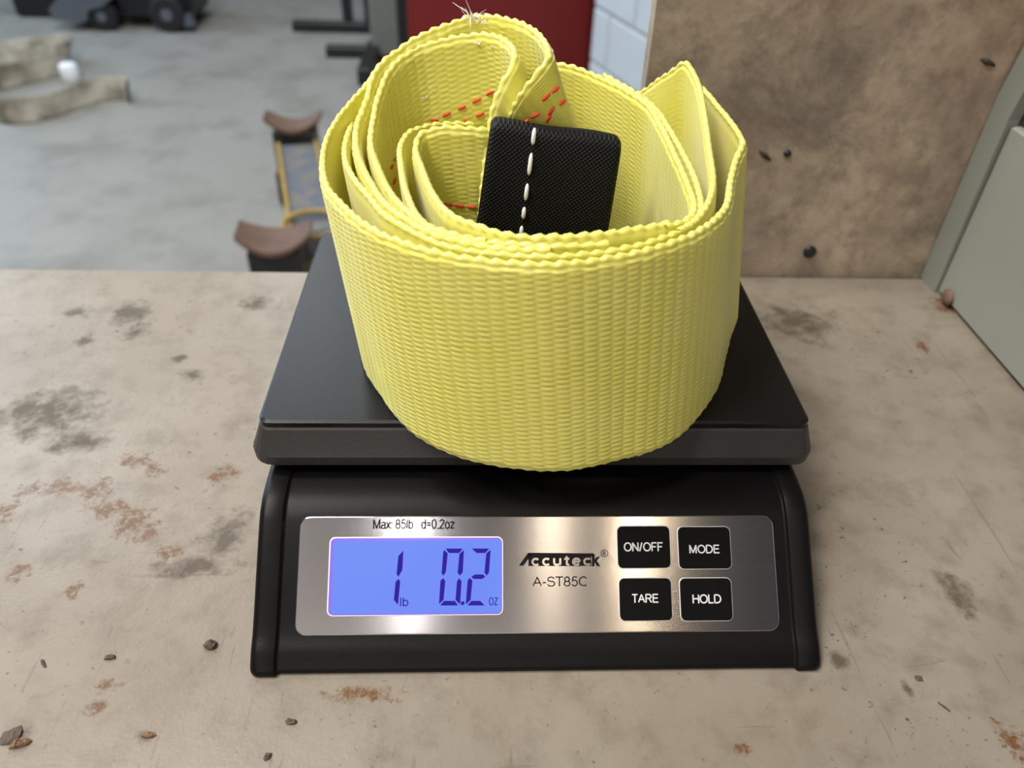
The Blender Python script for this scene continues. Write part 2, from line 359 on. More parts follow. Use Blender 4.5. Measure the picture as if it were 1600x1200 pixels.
for sc_, lo_, hi_, k_ in ((230, 0.655, 0.69, 0.75), (420, 0.665, 0.70, 0.7), (95, 0.69, 0.72, 0.6)):
    speck = t.ramp(t.noise(c, sc_, 3, 0.6), [(lo_, 0.0), (hi_, 1.0)])
    speck = t.math('MULTIPLY', speck, t.ramp(t.noise(c, 11, 3), [(0.38, 0.0), (0.62, 1.0)]))
    base = t.mix(t.math('MULTIPLY', speck, k_), base, (0.052, 0.036, 0.024))
warp = t.math('MULTIPLY', t.math('SUBTRACT', t.noise(c, 110, 6, 0.7), 0.48), 3.0)
warp2 = t.math('MULTIPLY', t.math('SUBTRACT', t.noise(c, 170, 6, 0.75), 0.50), 4.0)
gr = stains(t, c, ST_GRIME, warp, 0.75)
base = t.mix(t.math('MULTIPLY', gr, 0.80), base, (0.056, 0.040, 0.026))
ru = t.math('MULTIPLY', stains(t, c, ST_RUST, warp2, 0.6), t.ramp(t.noise(c, 330, 4, 0.65), [(0.38, 0.2), (0.52, 1.0)]))
base = t.mix(t.math('MULTIPLY', ru, 0.90), base, t.mix(b2, (0.035, 0.014, 0.004), (0.17, 0.070, 0.013)))
t.set(col=base, rough=t.math('ADD', t.math('MULTIPLY', b2, 0.2), t.math('ADD', 0.26, t.math('MULTIPLY', gr, 0.25))), spec=0.25)
t.bump(t.math('ADD', b2, t.math('MULTIPLY', b3, 0.3)), 0.25, 0.0012); M['bench'] = t.m
M['bench_edge'] = plain('bench_edge_steel', (0.30, 0.25, 0.19), 0.6)

t = NT('stained_concrete'); c = t.coord()
b1 = t.noise(c, 0.9, 6, 0.6); b2 = t.noise(c, 5, 6, 0.6)
base = t.mix(b1, (0.215, 0.205, 0.185), (0.30, 0.285, 0.26))
base = t.mix(t.math('MULTIPLY', t.ramp(b2, [(0.50, 0.0), (0.68, 1.0)]), 0.55), base, (0.15, 0.138, 0.12))
base = t.mix(t.math('MULTIPLY', t.ramp(t.noise(c, 2.2, 6, 0.7, 0.4), [(0.52, 0.0), (0.70, 1.0)]), 0.5), base, (0.165, 0.15, 0.13))
t.set(col=base, rough=0.55, spec=0.4); M['concrete'] = t.m
t = NT('weathered_plywood'); c = t.coord()
b1 = t.noise(c, 13, 8, 0.72, 0.5); b2 = t.noise(c, 60, 6, 0.75); b3 = t.noise(c, 3.5, 3, map_scale=(1, 1, 1))
base = t.mix(t.ramp(b1, [(0.36, 0.0), (0.62, 1.0)]), (0.185, 0.142, 0.112), (0.41, 0.33, 0.24))
base = t.mix(t.math('MULTIPLY', t.ramp(b2, [(0.46, 0.0), (0.66, 1.0)]), 0.6), base, (0.14, 0.105, 0.085))
base = t.mix(t.math('MULTIPLY', t.ramp(b3, [(0.5, 0.0), (0.75, 1.0)]), 0.4), base, (0.38, 0.22, 0.12))
t.set(col=base, rough=0.7, spec=0.3); t.bump(b2, 0.3, 0.001); M['ply'] = t.m
M['block'] = plain('white_painted_block', (0.50, 0.53, 0.56), 0.7, vary=0.08, scale=12)
M['mortar'] = plain('grey_mortar', (0.30, 0.31, 0.33), 0.9)
M['drywall'] = plain('grey_workshop_wall', (0.42, 0.43, 0.42), 0.8, vary=0.06, scale=2)
M['red_paint'] = plain('dark_red_enamel', (0.19, 0.008, 0.008), 0.42, vary=0.15, scale=3)
M['grey_green'] = plain('grey_green_machine_paint', (0.215, 0.232, 0.20), 0.45, vary=0.12, scale=14)
M['grey_green2'] = plain('grey_green_door_paint', (0.25, 0.265, 0.23), 0.42, vary=0.08, scale=14)
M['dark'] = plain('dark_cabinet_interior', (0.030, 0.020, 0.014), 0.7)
M['black_steel'] = plain('black_painted_steel', (0.010, 0.010, 0.011), 0.4)
M['rubber'] = plain('black_rubber', (0.008, 0.008, 0.009), 0.7)
M['column_grey'] = plain('grey_column_paint', (0.17, 0.18, 0.165), 0.5)
t = NT('rusty_steel'); c = t.coord(); n = t.noise(c, 22, 6, 0.65)
t.set(col=t.mix(n, (0.065, 0.036, 0.025), (0.20, 0.115, 0.078)), rough=0.75); M['rust'] = t.m
t = NT('worn_blue_paint'); c = t.coord(); n = t.noise(c, 18, 6, 0.65)
t.set(col=t.mix(t.ramp(n, [(0.42, 0.0), (0.62, 1.0)]), (0.105, 0.12, 0.155), (0.19, 0.165, 0.13)), rough=0.5); M['blue'] = t.m
M['yellow_paint'] = plain('worn_yellow_paint', (0.33, 0.215, 0.05), 0.55, vary=0.3, scale=25)
M['hood'] = plain('glossy_slate_plastic', (0.10, 0.115, 0.14), 0.25)
M['lamp_red'] = plain('red_plastic_lens', (0.45, 0.03, 0.05), 0.3)
M['white_plastic'] = plain('white_plastic', (0.80, 0.81, 0.84), 0.5)
M['crumb'] = plain('dark_dirt', (0.075, 0.058, 0.042), 0.85, vary=0.4, scale=300)
M['crumb2'] = plain('brown_rust_flake', (0.16, 0.09, 0.045), 0.85, vary=0.4, scale=300)

# ------------------------------------------------------------------ the setting
FZ = -0.86
tag(MB().box((-7, -3, FZ - 0.1), (4, 8, FZ)).build('floor', M['concrete']), kind='structure')
tag(MB().box((-7, 7.0, FZ), (4, 7.2, 2.6)).build('wall_back', M['drywall']), kind='structure')
# block wall running obliquely behind the board
wd = Vector((0.2908, -0.9568, 0)); wn = Vector((-0.9568, -0.2908, 0)); wo = Vector((0.4162, 3.0, FZ))
def wall_pt(s, d, z): p = wo + wd * s - wn * d; return (p.x, p.y, FZ + z)
mb = MB(); WL, WH = 2.45, 2.66
mb.add([wall_pt(s, d, z) for z in (0, WH) for d in (0.008, 0.16) for s in (0.004, WL)],
       [(0, 2, 3, 1), (4, 5, 7, 6), (0, 1, 5, 4), (2, 6, 7, 3), (0, 4, 6, 2), (1, 3, 7, 5)])
wall = tag(mb.build('wall_right', M['mortar']), kind='structure')
bx, bz, jt = 0.40, 0.20, 0.010
bmesh_cache = {}
row = 0; z = 0.0
while z < WH - 0.05:
    s = -(bx / 2) * (row % 2) - 0.05
    while s < WL:
        s0, s1 = max(s, 0) + jt / 2, min(s + bx, WL) - jt / 2
        if s1 - s0 > 0.03:
            key = round(s1 - s0, 3)
            if key not in bmesh_cache:
                q = MB()
                def bp(a, d, zz): p = wd * a - wn * d; return (p.x, p.y, zz)
                e = 0.006; L_ = s1 - s0; H_ = bz - jt
                q.loft([[bp(0, 0.06, 0), bp(L_, 0.06, 0), bp(L_, 0.06, H_), bp(0, 0.06, H_)],
                        [bp(0, e, 0), bp(L_, e, 0), bp(L_, e, H_), bp(0, e, H_)],
                        [bp(e, 0, e), bp(L_ - e, 0, e), bp(L_ - e, 0, H_ - e), bp(e, 0, H_ - e)]], False, True)
                me = bpy.data.meshes.new('block'); me.from_pydata(q.v, [], q.f); me.update(); me.materials.append(M['block'])
                bmesh_cache[key] = me
            o = bpy.data.objects.new('block', bmesh_cache[key]); COL.objects.link(o); o.parent = wall
            p = wo + wd * s0; o.location = (p.x, p.y, FZ + z + jt / 2)
        s += bx
    row += 1; z += bz

# ------------------------------------------------------------------ workbench
bench = thing('workbench', (0, -0.1, FZ), 'cream painted steel workbench with rust stains under the scale', 'workbench')
o = MB().box((-1.0, -0.48, -0.030), (0.80, 0.217, 0.0), 0.0015).build('tabletop', M['bench'], bench)
MB().box((-0.97, -0.45, -0.11), (0.77, -0.43, -0.0302)).build('apron', M['bench_edge'], bench)
MB().box((-0.97, 0.17, -0.11), (0.77, 0.19, -0.0302)).build('apron', M['bench_edge'], bench)
for x in (-0.95, 0.69):
    for y in (-0.428, 0.108):
        MB().box((x, y, FZ), (x + 0.06, y + 0.06, -0.0302)).build('leg', M['bench_edge'], bench)

# ------------------------------------------------------------------ plywood board behind the bench
board = thing('plywood_board', (0.31, 0.226, FZ), 'tall weathered brown plywood board standing behind the bench', 'board')
MB().box((0.0695, 0.2195, FZ), (0.66, 0.2315, 0.62)).build('sheet', M['ply'], board)
for (x, z, r) in ((0.1919, 0.0174, 0.0042), (0.160, 0.083, 0.0022)):
    MB().tube([(x, 0.2195, z), (x, 0.2185, z), (x, 0.2178, z)], [r, r, r * 0.6], 14).build('bolt_head', M['black_steel'], board, True)
for (x, z, a) in ((0.1467, 0.0815, -35), (0.2592, 0.1372, -20)):
    ca, sa = math.cos(math.radians(a)), math.sin(math.radians(a))
    MB().tube([(x - .005 * ca, 0.2194, z - .005 * sa), (x, 0.2190, z), (x + .005 * ca, 0.2194, z + .005 * sa)], [.0006, .0016, .0006], 8).build('staple', M['dark'], board, True)

# ------------------------------------------------------------------ grey-green machine cabinet on the bench, right
cabm = thing('machine_cabinet', (0.40, 0.08, 0), 'grey-green steel machine cabinet at the right end of the bench', 'cabinet')
def yz_prism(poly, x0, x1):
    b = MB(); k = len(poly)
    return b.loft([[(x0, y, z) for y, z in poly], [(x1, y, z) for y, z in poly]])
outer = [(0.2185, 0.0), (0.2185, 0.120), (0.214, 0.148), (0.200, 0.178), (0.176, 0.205), (0.14, 0.225), (0.09, 0.235), (-0.10, 0.235), (-0.10, 0.0)]
inner = [(0.199, 0.0), (0.201, 0.112), (0.197, 0.138), (0.186, 0.162), (0.166, 0.186), (0.134, 0.204), (0.088, 0.212), (-0.08, 0.212), (-0.08, 0.0)]
b = MB(); k = len(outer)
for x0, x1 in ((0.272, 0.2790),):
    v = [(x, y, z) for x in (x0, x1) for lst in (outer, inner) for y, z in lst]
    f = []
    for j in range(k - 1):
        f += [(j, j + 1, k + j + 1, k + j), (2 * k + j + 1, 2 * k + j, 3 * k + j, 3 * k + j + 1), (j + 1, j, 2 * k + j, 2 * k + j + 1), (k + j, k + j + 1, 3 * k + j + 1, 3 * k + j)]
    f += [(0, k, 3 * k, 2 * k), (k - 1, 2 * k - 1 + 0, 4 * k - 1, 3 * k - 1)]
    b.add(v, f)
b.build('frame', M['grey_green'], cabm)
yz_prism(outer, 0.3002, 0.56).build('body', M['grey_green'], cabm)
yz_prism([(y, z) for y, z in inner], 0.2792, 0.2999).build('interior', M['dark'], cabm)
MB().box((0.2730, -0.079, 0.002), (0.2791, 0.1975, 0.1100), 0.0012).build('door', M['grey_green2'], cabm)
MB().tube([(0.2712, 0.1835, 0.0062), (0.2705, 0.1835, 0.0062), (0.2690, 0.1835, 0.0062)], [0.0055, 0.0055, 0.003], 10).build('foot_bolt', M['rust'], cabm, True)

# ------------------------------------------------------------------ scale
scale = thing('shipping_scale', (0, 0.04, 0), 'black digital shipping scale with steel control panel and lit blue display', 'scale')
# base: a profile swept across the width, with proud side rails
prof = np.array([(-0.0654, 0.0), (-0.0657, 0.0012), (-0.0655, 0.0028), (-0.0640, 0.0048), (-0.0604, 0.0080),
                 (-0.0550, 0.0114), (-0.0400, 0.0238), (-0.0260, 0.0353), (-0.0215, 0.0386), (-0.0180, 0.0403), (-0.0140, 0.0414), (-0.0080, 0.0420), (0.0, 0.0422),
                 (0.070, 0.0424), (0.138, 0.0422), (0.1435, 0.0405), (0.146, 0.036), (0.148, 0.0)])
def refine(P, n):
    # Catmull-Rom through control points (any dimension), n samples per span
    P = np.asarray(P, float); out = []
    Q = np.vstack([2 * P[0] - P[1], P, 2 * P[-1] - P[-2]])
    for i in range(1, len(Q) - 2):
        p0, p1, p2, p3 = Q[i - 1], Q[i], Q[i + 1], Q[i + 2]
        d0, d1, d2 = [max(np.linalg.norm(b_ - a_) ** 0.5, 1e-6) for a_, b_ in ((p0, p1), (p1, p2), (p2, p3))]
        t0, t1 = 0.0, d0; t2 = t1 + d1; t3 = t2 + d2
        for s in np.linspace(t1, t2, n, endpoint=False):
            A1 = (t1 - s) / (t1 - t0) * p0 + (s - t0) / (t1 - t0) * p1; A2 = (t2 - s) / (t2 - t1) * p1 + (s - t1) / (t2 - t1) * p2
            A3 = (t3 - s) / (t3 - t2) * p2 + (s - t2) / (t3 - t2) * p3
            B1 = (t2 - s) / (t2 - t0) * A1 + (s - t0) / (t2 - t0) * A2; B2 = (t3 - s) / (t3 - t1) * A2 + (s - t1) / (t3 - t1) * A3
            out.append((t2 - s) / (t2 - t1) * B1 + (s - t1) / (t2 - t1) * B2)
    out.append(P[-1]); return np.array(out)
pf = refine(prof, 5)
tg = np.gradient(pf, axis=0); tg /= np.linalg.norm(tg, axis=1)[:, None]
nr = np.stack([-tg[:, 1], tg[:, 0]], 1)            # outward
half = 0.1046; rr = 0.0032
xs = sorted(set([round(s * x, 5) for s in (-1, 1) for x in list(np.linspace(0, 0.094, 6)) + [0.0945, 0.0948, 0.0951, 0.0954, 0.0957] + list(half - rr + rr * np.sin(np.linspace(0, math.pi / 2, 9)))]))
def body_off(x):
    a = abs(x)
    e = 0.0
    if a < 0.0957: e += 0.0012 * (1 if a < 0.0945 else 0.5 + 0.5 * math.cos(math.pi * (a - 0.0945) / 0.0012))
    d = a - (half - rr)
    if d > 0: e += rr - math.sqrt(max(rr * rr - d * d, 0))
    return e
rows = []
for x in xs:
    e = body_off(x); P = pf - nr * e
    P[:, 1] = np.clip(P[:, 1], 0, None)
    rows.append([(x, p[0], p[1]) for p in P])
n0 = len(rows[0]); V = [p for r in rows for p in r]; F = []
for i in range(len(rows) - 1):
    for j in range(n0 - 1):
        a = i * n0 + j; F.append((a, a + n0, a + n0 + 1, a + 1))
F.append(tuple(range(n0))); F.append(tuple(reversed(range((len(rows) - 1) * n0, len(rows) * n0))))
F.append(tuple([i * n0 for i in range(len(rows))][::1]) + tuple([i * n0 + n0 - 1 for i in range(len(rows))][::-1]))
o = mesh('base', V, F, M['base'], scale); shade_auto(o, 50)
# platform: top plate and sloping skirt
D = 0.1483
def ring(g, z, r=0.004): return rrect(-0.105 - g, -g, 0.105 + g, D + g, r + max(g, 0), z, 5)
o = MB().loft([ring(-0.003, 0.0615), ring(0.0, 0.0618), ring(0.0002, 0.0642), ring(-0.0008, 0.0650)]).build('platform', M['plat'], scale); shade_auto(o, 30)
o = MB().loft([ring(-0.004, 0.0460), ring(0.0036, 0.0458), ring(0.0046, 0.0466), ring(0.0048, 0.0508), ring(0.0042, 0.0520), ring(0.0008, 0.0612), ring(0.0001, 0.0619)]).build('skirt', M['skirt'], scale); shade_auto(o, 12)
for x in (-0.07, 0.07):
    for y in (0.03, 0.12):
        MB().cyl((x, y, 0.0418), (x, y, 0.0462), 0.008).build('support_post', M['rubber'], scale)

# control panel: everything laid on the sloping plane
PA = math.radians(40); P0 = Vector((0, -0.055, 0.0106)); EU = Vector((1, 0, 0)); EV = Vector((0, math.cos(PA), math.sin(PA))); EN = Vector((0, -math.sin(PA), math.cos(PA)))
def pp(u, v, h=0.0): return tuple(P0 + EU * u + EV * v + EN * h)
def bbox(q):
    a = np.array(q) / 1000.0; return a[:, 0].min(), a[:, 1].min(), a[:, 0].max(), a[:, 1].max()
def quad(q):    # mean sides of a nearly rectangular quad TL TR BR BL
    a = np.array(q) / 1000.0
    return (a[0, 0] + a[3, 0]) / 2, (a[2, 1] + a[3, 1]) / 2, (a[1, 0] + a[2, 0]) / 2, (a[0, 1] + a[1, 1]) / 2
def slab(name, r, h0, h1, rad, mat, parent, ch=0.0003, smooth=True):
    x0, y0, x1, y1 = r
    rings = [[pp(p[0], p[1], h) for p in rrect(x0 + i, y0 + i, x1 - i, y1 - i, rad - i, 0, 6)] for i, h in ((0, h0), (0, h1 - ch), (ch * 0.35, h1 - ch * 0.35), (ch, h1))]
    o = MB().loft(rings).build(name, mat, parent)
    if smooth: shade_auto(o, 20)
    return o
def flat(name, polys, h0, h1, mat, parent):
    b = MB()
    for q in polys:
        a = np.array(q) / 1000.0
        ar = sum(a[i, 0] * a[(i + 1) % len(a), 1] - a[(i + 1) % len(a), 0] * a[i, 1] for i in range(len(a)))
        if ar < 0: a = a[::-1]
        b.loft([[pp(u, v, h0) for u, v in a], [pp(u, v, h1) for u, v in a]])
    return b.build(name, mat, parent)
def arc(cx, cy, rx, ry, a0, a1, n=12): return [(cx + rx * math.cos(math.radians(a)), cy + ry * math.sin(math.radians(a))) for a in np.linspace(a0, a1, n)]
# plain sans-serif strokes: glyph -> (advance, strokes)
GLYPH = {
 'A': (.86, [[(.02, 0), (.40, 1.0)], [(.78, 0), (.40, 1.0)], [(.16, .36), (.64, .36)]]),
 'C': (.90, [arc(.44, .5, .38, .5, 42, 318, 24)]),
 'D': (.90, [[(.07, 0), (.07, 1)], [(.07, 1), (.36, 1)] + arc(.36, .5, .42, .5, 90, -90, 14) + [(.07, 0)]]),
 'E': (.78, [[(.07, 0), (.07, 1)], [(.02, 1), (.68, 1)], [(.07, .53), (.63, .53)], [(.02, 0), (.70, 0)]]),
 'F': (.72, [[(.07, -.05), (.07, 1)], [(.02, 1), (.64, 1)], [(.07, .51), (.56, .51)]]),
 'H': (.86, [[(.07, -.05), (.07, 1.05)], [(.72, -.05), (.72, 1.05)], [(.07, .53), (.72, .53)]]),
 'L': (.66, [[(.07, 0), (.07, 1.05)], [(.02, 0), (.60, 0)]]),
 'M': (1.0, [[(.07, -.05), (.07, 1.05)], [(.82, -.05), (.82, 1.05)], [(.09, 1.0), (.445, 0)], [(.80, 1.0), (.445, 0)]]),
 'N': (.86, [[(.07, -.05), (.07, 1.05)], [(.72, -.05), (.72, 1.05)], [(.08, 1.0), (.71, 0)]]),
 'O': (.95, [arc(.44, .5, .41, .5, 0, 360, 28)]),
 'R': (.86, [[(.07, -.05), (.07, 1)], [(.02, 1), (.46, 1)] + arc(.46, .75, .24, .25, 90, -90, 10) + [(.07, .5)], [(.42, .5), (.74, -.03)]]),
 'S': (.80, [arc(.38, .74, .29, .26, 20, 225, 14) + arc(.38, .26, .33, .27, 60, -160, 16)]),
 'T': (.74, [[(.34, -.05), (.34, 1)], [(.0, 1), (.68, 1)]]),
 '/': (.46, [[(.02, -.05), (.32, 1.05)]]), '-': (.42, [[(.04, .38), (.34, .38)]]), ':': (.30, [[(.1, -.05), (.1, .09)], [(.1, .55), (.1, .69)]]),
 '.': (.28, [[(.1, -.06), (.1, .08)]]), '=': (.64, [[(.03, .36), (.53, .36)], [(.03, .62), (.53, .62)]]), ' ': (.3, []),
 '0': (.68, [arc(.30, .5, .25, .5, 0, 360, 24)]),
 '2': (.68, [arc(.30, .74, .24, .26, 170, -40, 14) + [(.05, 0)], [(.03, 0), (.57, 0)]]),
 '5': (.68, [[(.52, 1), (.16, 1)], [(.16, 1), (.10, .48)], [(.10, .50)] + arc(.29, .32, .26, .32, 110, -155, 18)]),
 '8': (.68, [arc(.30, .75, .21, .25, 0, 360, 20), arc(.30, .26, .26, .26, 0, 360, 22)]),
 'a': (.66, [arc(.28, .48, .22, .24, 160, 0, 10) + [(.50, .12), (.56, -.03)], arc(.24, .18, .20, .19, 50, 310, 14), [(.34, .38), (.50, .42)], [(.36, .02), (.50, .16)]]),
 'b': (.66, [[(.07, -.05), (.07, 1.05)], arc(.29, .35, .23, .36, 0, 360, 22)]), 'd': (.66, [[(.52, -.05), (.52, 1.05)], arc(.29, .35, .23, .36, 0, 360, 22)]),
 'l': (.26, [[(.08, -.05), (.08, 1.05)]]), 'o': (.66, [arc(.29, .35, .25, .36, 0, 360, 22)]),
 'x': (.56, [[(.02, -.03), (.48, .74)], [(.48, -.03), (.02, .74)]]), 'z': (.56, [[(.03, .69), (.48, .69)], [(.46, .69), (.05, .02)], [(.02, .02), (.50, .02)]]),
 'c': (.62, [arc(.30, .35, .25, .35, 45, 315, 20)]), 'u': (.66, [[(.07, .75), (.07, .25)] + arc(.28, .25, .21, .25, 180, 330, 10), [(.52, -.02), (.52, .75)]]),
 't': (.42, [[(.17, .98), (.17, .2)] + arc(.30, .15, .13, .14, 180, 290, 8), [(.0, .68), (.36, .68)]]),
 'e': (.66, [arc(.30, .35, .25, .35, 0, 318, 22), [(.06, .36), (.55, .36)]]),
 '\u00ae': (1.0, [arc(.5, .5, .5, .5, 0, 360, 28), [(.34, .2), (.34, .78)], [(.34, .78), (.52, .78)] + arc(.52, .64, .14, .14, 90, -90, 8) + [(.34, .5)], [(.5, .5), (.68, .2)]]),
}
def text(name, s, box, h0, h1, mat, parent, sw=0.115, gap=0.0):
    strokes = []; x = 0.0
    for ch in s:
        adv, st_ = GLYPH[ch]
        strokes += [[(x + a_, b_) for a_, b_ in p_] for p_ in st_]; x += adv + gap
    al = np.array([q for p_ in strokes for q in p_]); lo, hi = al.min(0), al.max(0); x0, y0, x1, y1 = box
    w_ = sw * (y1 - y0); kx = (x1 - x0 - w_) / (hi[0] - lo[0]); ky = (y1 - y0 - w_) / (hi[1] - lo[1])
    b = MB()
    for p_ in strokes:
        P = (np.array(p_) - lo) * (kx, ky) + (x0 + w_ / 2, y0 + w_ / 2); n_ = len(P)
        tg_ = np.gradient(P, axis=0) if n_ > 2 else np.array([P[1] - P[0]] * 2)
        closed = np.linalg.norm(P[0] - P[-1]) < 1e-6
        if closed: tg_[0] = tg_[-1] = tg_[0] + tg_[-1]
        tg_ /= np.maximum(np.linalg.norm(tg_, axis=1), 1e-9)[:, None]; nn = np.stack([-tg_[:, 1], tg_[:, 0]], 1) * w_ / 2
        for i in range(n_ - 1):
            q = [P[i] + nn[i], P[i] - nn[i], P[i + 1] - nn[i + 1], P[i + 1] + nn[i + 1]]
            b.loft([[pp(u, v, h0) for u, v in q], [pp(u, v, h1) for u, v in q]])
    return b.build(name, mat, parent)
face = slab('control_panel', quad(PANEL), -0.0012, 0.0, 0.0042, M['steel'], scale, 0.0006)
PH = 0.00006
text('lettering', 'Max: 85lb', bbox(T_MAX), 0, PH, M['ink'], face)
text('lettering', 'd=0.2oz', bbox(T_D), 0, PH, M['ink'], face)
text('lettering', 'A-ST85C', bbox(T_MODEL), 0, PH, M['ink'], face)
text('lettering', '\u00ae', bbox(T_REG), 0, PH, M['ink'], face)
flat('logo', [LOGO, LOGO_A, LOGO_K], 0, PH, M['ink'], face)
text('logo_lettering', 'ccutec', bbox(T_LOGO), PH, PH * 2, M['steel'], face, 0.19, 0.16)
lq = quad(LCD)
slab('display_bezel', (lq[0] - .0005, lq[1] - .0004, lq[2] + .0005, lq[3] + .0004), -0.0004, 0.00022, 0.0022, M['steel_edge'], face, 0.0002)
disp = slab('display', lq, -0.0003, 0.00034, 0.0019, M['lcd_edge'], scale, 0.0001)
slab('backlit_screen', (lq[0] + .0011, lq[1] + .0005, lq[2] - .0005, lq[3] - .0009), 0.0, 0.00042, 0.0012, M['lcd'], disp, 0.00005, False)
for k in ('one', 'zero', 'dot', 'two'):
    flat('decimal_point' if k == 'dot' else 'digit', SEG[k], 0.00042, 0.00047, M['lcd_ink'], disp)
text('unit_lettering', 'lb', bbox(T_LB), 0.00042, 0.00047, M['lcd_ink'], disp)
text('unit_lettering', 'oz', bbox(T_OZ), 0.00042, 0.00047, M['lcd_ink'], disp)
for q, tb, s in ((B_ONOFF, T_ONOFF, 'ON/OFF'), (B_MODE, T_MODE, 'MODE'), (B_TARE, T_TARE, 'TARE'), (B_HOLD, T_HOLD, 'HOLD')):
    r = quad(q)
    slab('button_bezel', (r[0] - .0003, r[1] - .0003, r[2] + .0003, r[3] + .0003), -0.0004, 0.00018, 0.0022, M['steel_edge'], face, 0.00016)
    bt = slab('button', r, -0.0004, 0.00075, 0.0019, M['button'], scale, 0.0004)
    bt['label'] = 'black rubber button printed ' + s
    text('lettering', s, bbox(tb), 0.00074, 0.0008, M['white_ink'], bt, 0.135, 0.03)

# ------------------------------------------------------------------ yellow strap
strap = thing('tow_strap', (0, 0.055, 0.065), 'bright yellow webbing tow strap coiled on the scale platform', 'strap')
CX, CY = 0.0, 0.052
PITCH, ROWH = 0.0047, 0.00195

def weave(u, v, phase=0.0):
    """height 0..1 of the woven knobs: columns along u, half-row offset between columns"""
    uu = u / PITCH + phase; ci = np.floor(uu); fu = uu - ci - 0.5
    vv = v / ROWH + 0.5 * np.mod(ci, 2) + 0.18 * np.sin(u * 190.0 + v * 60) + 0.12 * fu
    fv = vv - np.floor(vv) - 0.5
    return np.sqrt(np.clip(1 - (2 * fv) ** 2, 0, 1)) * (1 - 0.75 * np.abs(2 * fu) ** 3)

def ribbon(name, top, bot, mat, parent, fd=3, bd=3, step=0.0007, th=0.0028, amp=0.00050, knob=0.00056, bulge=None):
    top, bot = np.asarray(top, float), np.asarray(bot, float)
    both = refine(np.hstack([top, bot]), 40)
    T, B = both[:, :3], both[:, 3:]
    mid = (T * 0.7 + B * 0.3)
    s = np.concatenate([[0], np.cumsum(np.linalg.norm(np.diff(mid, axis=0), axis=1))])
    n = max(int(s[-1] / step), 8); S = np.linspace(0, s[-1], n)
    T = np.stack([np.interp(S, s, T[:, k]) for k in range(3)], 1); B = np.stack([np.interp(S, s, B[:, k]) for k in range(3)], 1)
    W = np.linalg.norm(T - B, axis=1).mean()
    def sheet(M_):
        v = np.linspace(0, 1, M_); P = T[:, None, :] * (1 - v)[None, :, None] + B[:, None, :] * v[None, :, None]
        du = np.gradient(P, axis=0); dv = np.gradient(P, axis=1)
        N = np.cross(du, dv); N /= np.maximum(np.linalg.norm(N, axis=2), 1e-9)[:, :, None]
        if bulge is not None: P = P + N * (bulge * np.sin(math.pi * v))[None, :, None]
        return v * W, P, N
    rowsn = max(int(round(W / ROWH)), 4)
    vf, Pf, Nf = sheet(rowsn * fd); vb, Pb, Nb = sheet(rowsn * bd)
    U = S[:, None]
    a_f = amp * weave(U, vf[None, :]) if fd > 1 else np.zeros((n, len(vf)))
    a_b = amp * weave(U, vb[None, :], 0.5) if bd > 1 else np.zeros((n, len(vb)))
    def taper(v): return np.clip(np.minimum(v, W - v) / 0.0012, 0.55, 1.0)
    F_ = Pf + Nf * (th / 2 * taper(vf)[None, :, None] + a_f[:, :, None])
    K_ = (Pb - Nb * (th / 2 * taper(vb)[None, :, None] + a_b[:, :, None]))[:, ::-1]
    dn = B - T; dn /= np.linalg.norm(dn, axis=1)[:, None]
    ph = 2 * math.pi * S / PITCH
    kb = knob * (1.1 + np.sin(ph) + 0.35 * np.sin(ph * 2 + 0.6) + 0.3 * np.sin(ph * 0.37 + 1))
    nt = Nf[:, 0]; nb = Nf[:, -1]
    def cap(E, N, d, ks):
        out = []
        for c_, e_ in ((-0.5, 0.45), (-0.12, 0.8), (0.26, 0.72), (0.5, 0.40)):
            out.append(E + N * (c_ * th * 0.8 + 0.25 * knob * np.sin(ph + 3 * c_))[:, None] + d * (e_ * th * 0.42 + kb * max(e_ - .3, 0) * 1.6)[:, None])
        return np.stack(out, 1)
    tc = cap(T, nt, -dn, 1)                  # from back to front over the rim
    bc = cap(B, nb, dn, 1)[:, ::-1]
    G = np.concatenate([F_, bc, K_, tc], axis=1)   # closed loop per station
    k = G.shape[1]
    i = np.arange(n - 1)[:, None]; j = np.arange(k)[None, :]; j2 = (j + 1) % k
    faces = np.stack([(i * k + j), (i * k + j2), ((i + 1) * k + j2), ((i + 1) * k + j)], axis=2).reshape(-1, 4)
    V = G.reshape(-1, 3); nv = len(V)
    c0, c1 = G[0].mean(0), G[-1].mean(0)
    V = np.vstack([V, c0, c1]); jj = np.arange(k); jn = (jj + 1) % k
    e0 = np.stack([np.full(k, nv), jn, jj, jj], 1); e1 = np.stack([np.full(k, nv + 1), (n - 1) * k + jj, (n - 1) * k + jn, (n - 1) * k + jn], 1)
    ob = mesh(name, V, faces[:, ::-1], mat, parent, True)
    return ob

def sm(a, b, x): t_ = min(max((x - a) / (b - a), 0), 1); return t_ * t_ * (3 - 2 * t_)
def bottoms(rim, width=78.5, floor=65.9, lean=3.0, right=8.0):
    out = []
    for x, y, z in rim:
        out.append((x + 7.5 + 6.0 * sm(45, 70, x), y - 4.0 * sm(25, -15, y) - 2.5 * sm(20, 40, x) * sm(14, 0, y), max(z - width, floor)))
    return out
def mm(a): return np.array(a) / 1000.0
def lerp_pts(rim, bots, overrides):
    b = [list(p) for p in bots]
    for i, off in overrides.items(): b[i] = [rim[i][0] + off[0], rim[i][1] + off[1], rim[i][2] + off[2]]
    return b

R = RIM
